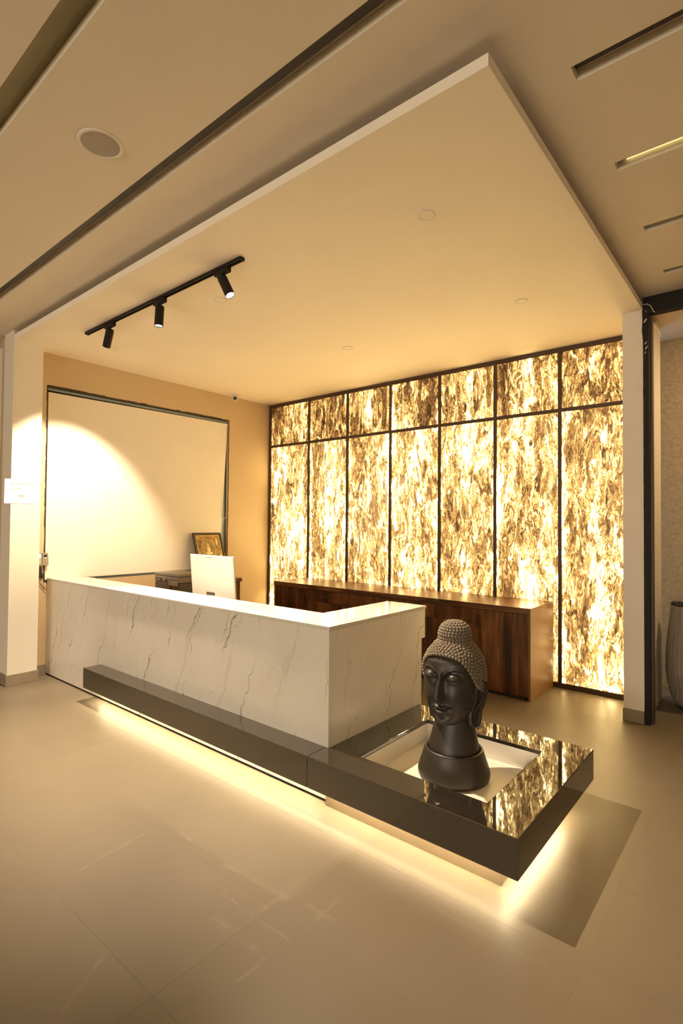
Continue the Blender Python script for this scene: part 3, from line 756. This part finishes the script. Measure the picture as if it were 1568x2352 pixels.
# framed golden picture leaning on the wall
t = empty('gold_picture', (-5.70, 4.28, 0.884), label='dark-framed golden relief picture leaning on the white board behind the monitor', cat='picture')
PW, PH = 0.45, 0.605
def frame_M():
    lean = math.atan2(0.20, 0.565)
    # local: X -> along world Y, Y -> up the picture, Z -> out of the picture
    up = Vector((-math.sin(lean), 0, math.cos(lean))); along = Vector((0, 1, 0)); out = along.cross(up)
    mm = Matrix((along, up, out)).transposed().to_4x4(); mm.translation = Vector((-5.715, 4.065, 0.890)); return mm
FM = frame_M()
def fobj(name, bm, mt, par, **k):
    for v in bm.verts: v.co = FM @ v.co
    return obj(name, bm, mt, par, **k)
bm = bmesh.new(); plate(bm, [0, 0.024, PW-0.024, PW], [0, 0.024, PH-0.024, PH], 0, 0.02, lambda i, j: not (i == 1 and j == 1))
fobj('frame', bm, M['frame_wood'], t, bevel=0.002)
bm = bmesh.new(); box(bm, 0.0245, PW-0.0245, 0.0245, PH-0.0245, 0, 0.010); fobj('gold_plate', bm, M['gold'], t)
bm = bmesh.new(); plate(bm, [0.040, 0.047, PW-0.047, PW-0.040], [0.040, 0.047, PH-0.047, PH-0.040], 0.010, 0.014, lambda i, j: not (i == 1 and j == 1))
fobj('inner_border', bm, M['gold_light'], t)
bm = bmesh.new()
for (rr, w_, ph) in ((0.106, 0.014, 0), (0.080, 0.009, 0.3)):
    pts = []
    for k in range(49):
        a = 2*math.pi*k/48; q = rr*(1+0.05*math.cos(8*a+ph)); pts.append((0.205+q*math.cos(a), 0.385+q*1.12*math.sin(a), 0.012))
    tube(bm, pts, w_/2, 6)
fobj('medallion_ring', bm, M['gold_light'], t, smooth=True)
bm = bmesh.new()
def blob(bm, c, s):
    q = bmesh.ops.create_uvsphere(bm, u_segments=16, v_segments=10, radius=1)
    for v in q['verts']: v.co = Vector((v.co.x*s[0]+c[0], v.co.y*s[1]+c[1], v.co.z*s[2]+c[2]))
blob(bm, (0.20, 0.425, 0.011), (0.020, 0.027, 0.008)); blob(bm, (0.203, 0.375, 0.011), (0.036, 0.040, 0.008)); blob(bm, (0.205, 0.322, 0.011), (0.060, 0.026, 0.008))
for sx in (-0.085, -0.045, 0.0, 0.045, 0.085): blob(bm, (0.205+sx, 0.268-abs(sx)*0.15, 0.011), (0.020, 0.018, 0.007))
blob(bm, (0.12, 0.22, 0.011), (0.05, 0.025, 0.006)); blob(bm, (0.28, 0.22, 0.011), (0.05, 0.025, 0.006))
fobj('seated_figure', bm, M['gold_light'], t, smooth=True)
bm = bmesh.new()
tube(bm, [(0.372, 0.12, 0.012), (0.372, 0.25, 0.012), (0.366, 0.34, 0.012), (0.362, 0.42, 0.012)], 0.006, 6)
blob(bm, (0.350, 0.475, 0.012), (0.020, 0.055, 0.006)); blob(bm, (0.385, 0.24, 0.011), (0.024, 0.07, 0.006)); blob(bm, (0.355, 0.20, 0.011), (0.02, 0.05, 0.006))
fobj('plume', bm, M['gold_light'], t, smooth=True)

# ------------------------------------------------------------------ pedestal and head sculpture
SX, SY = -1.429, 2.732
CH = 0.510     # height of the chin above the floor
ped = None
bm = bmesh.new()
lathe(bm, [(0.01, 0.0), (0.184, 0.0), (0.194, 0.006), (0.199, 0.020), (0.200, 0.034), (0.197, 0.050), (0.180, 0.100), (0.164, 0.150), (0.161, 0.158), (0.156, 0.163), (0.151, 0.163), (0.146, 0.158), (0.143, 0.14), (0.01, 0.14)], 96, (SX, SY, 0.187))
ped = obj('statue_pedestal', bm, M['stone_dark'], smooth=True, label='dark grey-brown tapering round pedestal in the white planter box', cat='pedestal')
mo = ped.modifiers.new('es', 'EDGE_SPLIT'); mo.split_angle = R(50)

def lerp(tab, z):
    if z <= tab[0][0]: return tab[0][1]
    for (a, va), (b, vb) in zip(tab, tab[1:]):
        if z <= b:
            t_ = (z-a)/(b-a); t_ = t_*t_*(3-2*t_)*0.35+t_*0.65
            return va+(vb-va)*t_
    return tab[-1][1]
# half widths and depths over height above the chin (metres)
WID = [(-0.02, 0.0), (-0.012, 0.045), (0.0, 0.072), (0.02, 0.096), (0.05, 0.120), (0.09, 0.138), (0.13, 0.149), (0.18, 0.157), (0.23, 0.158), (0.28, 0.156), (0.33, 0.146), (0.37, 0.128), (0.41, 0.098), (0.435, 0.062), (0.447, 0.025), (0.45, 0.0)]
FRO = [(-0.02, 0.07), (-0.012, 0.112), (0.0, 0.136), (0.02, 0.148), (0.05, 0.150), (0.09, 0.152), (0.13, 0.155), (0.18, 0.156), (0.23, 0.156), (0.28, 0.160), (0.33, 0.150), (0.37, 0.130), (0.41, 0.098), (0.435, 0.062), (0.447, 0.025), (0.45, 0.0)]
BAK = [(-0.02, 0.0), (0.0, 0.03), (0.05, 0.085), (0.09, 0.115), (0.13, 0.138), (0.18, 0.155), (0.23, 0.166), (0.28, 0.168), (0.33, 0.156), (0.37, 0.134), (0.41, 0.100), (0.435, 0.062), (0.447, 0.025), (0.45, 0.0)]
def g(d, s): return math.exp(-0.5*(d/s)**2)
def sstep(a, b, x):
    t_ = min(1, max(0, (x-a)/(b-a))); return t_*t_*(3-2*t_)
def face_relief(x, z):
    """how far the front surface comes forward at (x, z)"""
    ax = abs(x); d = 0.0
    # nose
    if 0.10 < z < 0.33:
        ridge = 0.006+0.043*sstep(0.300, 0.152, z)
        ridge *= sstep(0.124, 0.148, z)*sstep(0.33, 0.27, z)
        wn = 0.0085+0.0085*sstep(0.26, 0.16, z)
        d += ridge*math.exp(-(ax/wn/1.25)**2.2)
    d += 0.013*g(ax-0.021, 0.0075)*g(z-0.146, 0.0095)
    d -= 0.005*g(ax-0.036, 0.006)*g(z-0.146, 0.014)
    # brows: a thin raised arch that grows out of the nose root
    if ax < 0.135:
        t_ = ax/0.125
        zb = 0.252+0.060*math.sin(min(1.0, t_*1.12)*math.pi*0.62)-0.022*t_**3
        d += 0.0042*math.exp(-abs(z-zb)/0.0032)*sstep(0.13, 0.10, ax)*sstep(0.010, 0.024, ax)
        if z < zb: d -= 0.0085*sstep(0.0, 0.010, zb-z)*sstep(0.050, 0.015, zb-z)*sstep(0.13, 0.10, ax)*sstep(0.010, 0.026, ax)
    # eye socket
    d -= 0.016*g(ax-0.036, 0.016)*g(z-0.258, 0.024)
    # heavy lowered eyelid
    ex = (ax-0.071)/0.046; zc = 0.259
    if abs(ex) < 1.0:
        lens_ = math.sqrt(1-ex*ex)
        ez = (z-zc)/(0.024*lens_+1e-4)
        if abs(ez) < 1: d += 0.0185*max(0, 1-ez*ez)**0.6*lens_**0.7
    # closed lid line and the lower lid
    zs = 0.2425+0.011*abs((ax-0.071)/0.046)**2
    if abs(ax-0.071) < 0.050:
        k = 1-abs((ax-0.071)/0.050)**4
        d -= 0.0050*g(z-zs, 0.0026)*k
        d += 0.0030*g(z-(zs-0.009), 0.0055)*k
    # cheeks
    d += 0.008*g(ax-0.075, 0.032)*g(z-0.150, 0.040)
    d -= 0.005*g(ax-0.052, 0.014)*g(z-0.105, 0.022)
    # mouth
    smile = 0.013*(ax/0.044)**2
    zm = 0.084+smile
    fall = sstep(0.052, 0.030, ax)
    bow = 0.0035*g(ax-0.012, 0.006)-0.002*g(ax, 0.004)
    d += 0.0135*g(z-(zm+0.0090+bow*0.8), 0.0068)*fall
    d += 0.0185*g(z-(zm-0.0135), 0.0090)*sstep(0.044, 0.014, ax)
    d -= 0.0085*g(z-zm, 0.0026)*sstep(0.054, 0.044, ax)
    d -= 0.008*g(ax-0.050, 0.007)*g(z-0.100, 0.008)
    d -= 0.004*g(ax, 0.0045)*g(z-0.116, 0.009)
    d += 0.003*g(ax-0.009, 0.004)*g(z-0.116, 0.010)
    # chin
    d -= 0.007*g(ax, 0.030)*g(z-0.050, 0.010)
    d += 0.013*g(ax, 0.030)*g(z-0.020, 0.020)
    return d
def hairline(a):
    """lowest hair height by azimuth a (0 = face centre, pi = back)"""
    a = abs(a)
    tab = [(0, 0.372), (0.35, 0.369), (0.7, 0.352), (0.95, 0.318), (1.15, 0.268), (1.32, 0.220), (1.5, 0.195), (1.75, 0.16), (2.1, 0.06), (3.15, 0.03)]
    for (p, vp), (q, vq) in zip(tab, tab[1:]):
        if a <= q: return vp+(vq-vp)*(a-p)/(q-p)
    return 0.03
def surf(a, z, off=0.0, relief=True):
    wd, fr, bk = lerp(WID, z), lerp(FRO, z), lerp(BAK, z)
    s, c = math.sin(a), math.cos(a)
    dep = fr if c > 0 else bk
    e = 0.80
    X = wd*math.copysign(abs(s)**e, s); Y = dep*math.copysign(abs(c)**(e if c > 0 else 0.95), c)
    if off:
        n = Vector((s, c)).normalized(); X += n.x*off; Y += n.y*off
    if relief and c > 0.12:
        Y += face_relief(X, z)*sstep(0.12, 0.45, c)
    return X, Y
def toworld(X, Y, Z):      # the face looks along -y
    return (SX+X, SY-Y, CH+Z)
hs = empty('stone_head_statue', (SX, SY, 0.31), label='dark cast stone serene head statue with curled hair and topknot', cat='statue')
NA, NZ = 380, 330
bm = bmesh.new(); rows = []
zs_ = [-0.02+(0.45+0.02)*k/NZ for k in range(NZ+1)]
# denser sampling towards the front of the face
angs = []
for i in range(NA):
    u = i/NA*2-1
    angs.append(math.pi*(0.55*u+0.45*u*abs(u)**1.6)*1.0)
for z in zs_:
    rows.append([bm.verts.new(toworld(*surf(a, z), z)) for a in angs])
for a, b in zip(rows, rows[1:]):
    for i in range(NA): bm.faces.new((a[i], a[(i+1) % NA], b[(i+1) % NA], b[i]))
bm.faces.new(rows[0][::-1])
bmesh.ops.remove_doubles(bm, verts=bm.verts, dist=1e-5)
obj('head', bm, M['stone_dark'], hs, smooth=True)
# neck (flares to the pedestal)
bm = bmesh.new()
prof = [(0.137, 0.328), (0.1415, 0.336), (0.1415, 0.350), (0.138, 0.368), (0.131, 0.40), (0.124, 0.44), (0.118, 0.48), (0.114, 0.52), (0.110, 0.56), (0.10, 0.62)]
rings = []
for r_, z in prof:
    k = sstep(0.36, 0.56, z)
    ring = []
    for i in range(96):
        a = 2*math.pi*i/96
        x_ = r_*math.sin(a)*(1-0.04*k); y_ = r_*math.cos(a)*(1-0.08*k) - 0.015*k
        ring.append(bm.verts.new((SX+x_, SY-y_, z)))
    rings.append(ring)
for a, b in zip(rings, rings[1:]):
    for i in range(96): bm.faces.new((a[i], a[(i+1) % 96], b[(i+1) % 96], b[i]))
bm.faces.new(rings[0][::-1]); bm.faces.new(rings[-1])
obj('neck', bm, M['stone_dark'], hs, smooth=True)
# ears with long lobes
def ear(s):
    bm = bmesh.new()
    # outline in (u: forward(-)/back(+), z)
    out = [(-0.010, 0.205), (0.008, 0.232), (0.034, 0.243), (0.058, 0.230), (0.070, 0.196), (0.068, 0.150), (0.060, 0.105), (0.056, 0.060), (0.050, 0.012), (0.034, -0.016), (0.008, -0.020), (-0.012, 0.002), (-0.020, 0.040), (-0.014, 0.085), (-0.012, 0.130), (-0.016, 0.170)]
    # smooth closed curve
    n = len(out); P = []
    for i in range(n):
        p0, p1, p2, p3 = (Vector(out[(i+k-1) % n]) for k in range(4))
        for t_ in (0, 0.25, 0.5, 0.75):
            P.append(0.5*((2*p1)+(-p0+p2)*t_+(2*p0-5*p1+4*p2-p3)*t_*t_+(-p0+3*p1-3*p2+p3)*t_**3))
    cen = lambda p: Vector((0.022+0.0*p.y, p.y))
    levels = [(1.0, 0.0), (1.03, 0.012), (1.0, 0.022), (0.90, 0.0265), (0.80, 0.0255), (0.68, 0.0185), (0.50, 0.0135), (0.30, 0.0150), (0.10, 0.0165)]
    rg = []
    mid = Vector((0.022, 0.115))
    for f_, h in levels:
        ring = []
        for p in P:
            ax_ = Vector((0.022, min(max(p.y, 0.03), 0.20)))   # spine of the ear
            q = ax_+(p-ax_)*f_
            splay = 0.028*sstep(-0.015, 0.062, q.x)              # back edge stands off the head
            base = lerp(WID, max(0.03, q.y))
            base = max(base, 0.128)*0.975
            X = s*(base+h+splay-0.018); Yb = 0.030-q.x
            ring.append(bm.verts.new(toworld(X, Yb, q.y)))
        rg.append(ring)
    L = len(P)
    for a, b in zip(rg, rg[1:]):
        for i in range(L): bm.faces.new((a[i], a[(i+1) % L], b[(i+1) % L], b[i]))
    bm.faces.new(rg[-1]); bm.faces.new(rg[0][::-1])
    o = obj('ear', bm, M['stone_dark'], hs, smooth=True)
    # inner fold
    bm = bmesh.new()
    pts = []
    for k in range(15):
        t_ = k/14; zz = 0.198-0.155*t_; uu = 0.006+0.030*math.sin(math.pi*min(1, t_*1.25))*(1-t_*0.5)
        base = max(lerp(WID, zz), 0.128)*0.975
        pts.append(toworld(s*(base+0.0195+0.022*sstep(-0.015, 0.062, uu)-0.012), 0.030-uu, zz))
    tube(bm, pts, 0.0042, 8); obj('ear_fold', bm, M['stone_dark'], o, smooth=True)
ear(1); ear(-1)
# hair: raised cap, topknot and rows of snail curls
bm = bmesh.new()
HA, HZ = 160, 70
rows = []
HO = 0.010
for k in range(HZ+1):
    t_ = k/HZ; row = []
    for i in range(HA):
        a = -math.pi+2*math.pi*i/HA
        z0 = hairline(a); z = z0+(0.449-z0)*t_
        o_ = HO*sstep(0, 0.035, t_) if k else -0.004
        X, Y = surf(a, z, max(o_, 0.0) if k else -0.004, False)
        row.append(bm.verts.new(toworld(X, Y, z+(HO*sstep(0.40, 0.449, z)))))
    rows.append(row)
for a, b in zip(rows, rows[1:]):
    for i in range(HA): bm.faces.new((a[i], a[(i+1) % HA], b[(i+1) % HA], b[i]))
bm.faces.new(rows[-1])
# topknot
BR, BZ = 0.088, 0.452
knot = [(0.106, 0.405), (0.094, 0.425), (0.087, 0.445), (0.088, 0.470), (0.083, 0.495), (0.068, 0.520), (0.045, 0.535), (0.020, 0.5415), (0.001, 0.543)]
lathe(bm, [(r_, z+CH) for r_, z in knot], 64, (SX, SY+0.006, 0), cap=False)
hair = obj('hair', bm, M['stone_hair'], hs, smooth=True)
# curls
bm = bmesh.new()
def curl(p, nrm, r_):
    q = nrm.to_track_quat('Z', 'Y').to_matrix()
    rg = []
    S = 8
    for (rr, hh) in ((1.0, -0.25), (0.92, 0.35), (0.55, 0.80)):
        rg.append([bm.verts.new(p+q @ Vector((rr*r_*math.cos(2*math.pi*i/S), rr*r_*math.sin(2*math.pi*i/S), hh*r_))) for i in range(S)])
    top = bm.verts.new(p+q @ Vector((0, 0, 0.92*r_)))
    for a, b in zip(rg, rg[1:]):
        for i in range(S): bm.faces.new((a[i], a[(i+1) % S], b[(i+1) % S], b[i]))
    for i in range(S): bm.faces.new((rg[-1][i], rg[-1][(i+1) % S], top))
SP = 0.0168
def cap_pt(a, z):
    X, Y = surf(a, z, HO, False)
    return Vector(toworld(X, Y, z+HO*sstep(0.40, 0.449, z)))
# curls are packed side by side, row after row up from the hairline
SP = 0.0178
cells = {}
def free(p):
    k = tuple(int(math.floor(c/SP)) for c in p)
    for i in (-1, 0, 1):
        for j in (-1, 0, 1):
            for l in (-1, 0, 1):
                for q in cells.get((k[0]+i, k[1]+j, k[2]+l), ()):
                    if (q-p).length < SP: return False
    cells.setdefault(k, []).append(p); return True
for r_i in range(150):
    tt = (r_i+0.3)/150
    for i in range(240):
        a = -math.pi+2*math.pi*i/240
        z0 = hairline(a)+0.004; z = z0+(0.437-z0)*tt
        p = cap_pt(a, z)
        if math.hypot(p.x-SX, p.y-SY-0.006) > 0.095 and free(p):
            nrm = (p-Vector((SX, SY, CH+0.24))); nrm.z *= 0.9
            curl(p, nrm.normalized(), 0.0102)
# topknot rows
z = 0.418; k = 0
arc = []
for (r0, z0), (r1, z1) in zip(knot, knot[1:]):
    n_ = max(1, int(math.hypot(r1-r0, z1-z0)/0.003))
    for q in range(n_): arc.append((r0+(r1-r0)*q/n_, z0+(z1-z0)*q/n_))
acc = 0; last = arc[0]; rowz = 0
for i, p in enumerate(arc[1:], 1):
    acc += math.hypot(p[0]-last[0], p[1]-last[1]); last = p
    if acc >= rowz and p[1] > 0.418:
        rowz = acc+SP*0.88; k += 1
        n_ = max(1, int(2*math.pi*p[0]/SP))
        pn = arc[min(i+1, len(arc)-1)]; pp = arc[i-1]
        tx, tz = pn[0]-pp[0], pn[1]-pp[1]; ln = math.hypot(tx, tz) or 1
        for j in range(n_):
            a = 2*math.pi*(j+0.5*(k % 2))/n_
            nrm = Vector((math.cos(a)*tz/ln, math.sin(a)*tz/ln, -tx/ln)).normalized()
            curl(Vector((SX+p[0]*math.cos(a), SY+0.006+p[0]*math.sin(a), p[1]+CH)), nrm, 0.0098)
o = obj('hair_curls', bm, M['stone_hair'], hair, smooth=True); o['kind'] = 'stuff'

# ------------------------------------------------------------------ planter at the right edge
t = empty('tall_planter', (-0.60, 5.62, 0), label='tall grey planter with wavy driftwood-like relief at the right edge', cat='planter')
bm = bmesh.new(); PXc, PYc = -0.585, 5.62
prof = [(0.150, 0.02), (0.185, 0.08), (0.215, 0.20), (0.228, 0.33), (0.222, 0.50), (0.205, 0.68), (0.188, 0.82), (0.183, 0.895), (0.170, 0.897), (0.165, 0.86)]
SEG = 420; rg = []
def rad(zv):
    for (r0, z0), (r1, z1) in zip(prof[:8], prof[1:8]):
        if zv <= z1: return r0+(r1-r0)*(zv-z0)/(z1-z0)
    return prof[7][0]
zz = [0.02+(0.895-0.02)*k/70 for k in range(71)]
for z in zz:
    ring = []
    for i in range(SEG):
        a = 2*math.pi*i/SEG
        ph = 34*a+2.4*math.sin(9*z+2*a)+1.5*math.sin(15*z+5*a)
        rr = rad(z)-0.011*max(0, math.sin(ph))**3
        ring.append(bm.verts.new((PXc+rr*math.cos(a), PYc+rr*math.sin(a), z)))
    rg.append(ring)
for r_, z in prof[8:]: rg.append([bm.verts.new((PXc+r_*math.cos(2*math.pi*i/SEG), PYc+r_*math.sin(2*math.pi*i/SEG), z)) for i in range(SEG)])
for a, b in zip(rg, rg[1:]):
    for i in range(SEG): bm.faces.new((a[i], a[(i+1) % SEG], b[(i+1) % SEG], b[i]))
bm.faces.new(rg[0][::-1])
def mat_drift():
    q = NT('driftwood_relief'); b = q.bsdf
    tc = q.n('ShaderNodeTexCoord'); sep = q.n('ShaderNodeSeparateXYZ'); q.l(tc.outputs['Object'], sep.inputs[0])
    n = q.noise(q.coord((14, 14, 2)), 1.5, 4, 0.6, 0.8)
    q.l(q.ramp(n.outputs['Fac'], [(0.4, (0.22, 0.185, 0.145)), (0.6, (0.30, 0.255, 0.20))]), b.inputs['Base Color']); b.inputs['Roughness'].default_value = 0.6
    return q.m
M['drift'] = mat_drift()
obj('pot', bm, M['drift'], t, smooth=True)
bm = bmesh.new(); lathe(bm, [(0.13, 0.0), (0.14, 0.019)], 32, (PXc, PYc, 0)); obj('foot', bm, M['black'], t)
bm = bmesh.new(); rng = random.Random(11)
lathe(bm, [(0.001, 0.885), (0.160, 0.878)], 32, (PXc, PYc, 0), cap=False)
for k in range(150):
    a = rng.random()*6.283; r_ = 0.17*math.sqrt(rng.random()); s_ = 0.012+0.012*rng.random()
    q = bmesh.ops.create_icosphere(bm, subdivisions=1, radius=s_)
    for v in q['verts']: v.co = Vector((v.co.x, v.co.y, v.co.z*0.8))+Vector((PXc+r_*math.cos(a), PYc+r_*math.sin(a), 0.897+0.012*rng.random()))
o = obj('pebbles', bm, M['pebble'], t); o['kind'] = 'stuff'
# lobby wash light over that wall, out of frame to the right
area('right_wall_downlight', (0.45, 5.80, 3.40), 0.12, 14, (1.0, 0.72, 0.38), (-0.1, 0.12, -1))
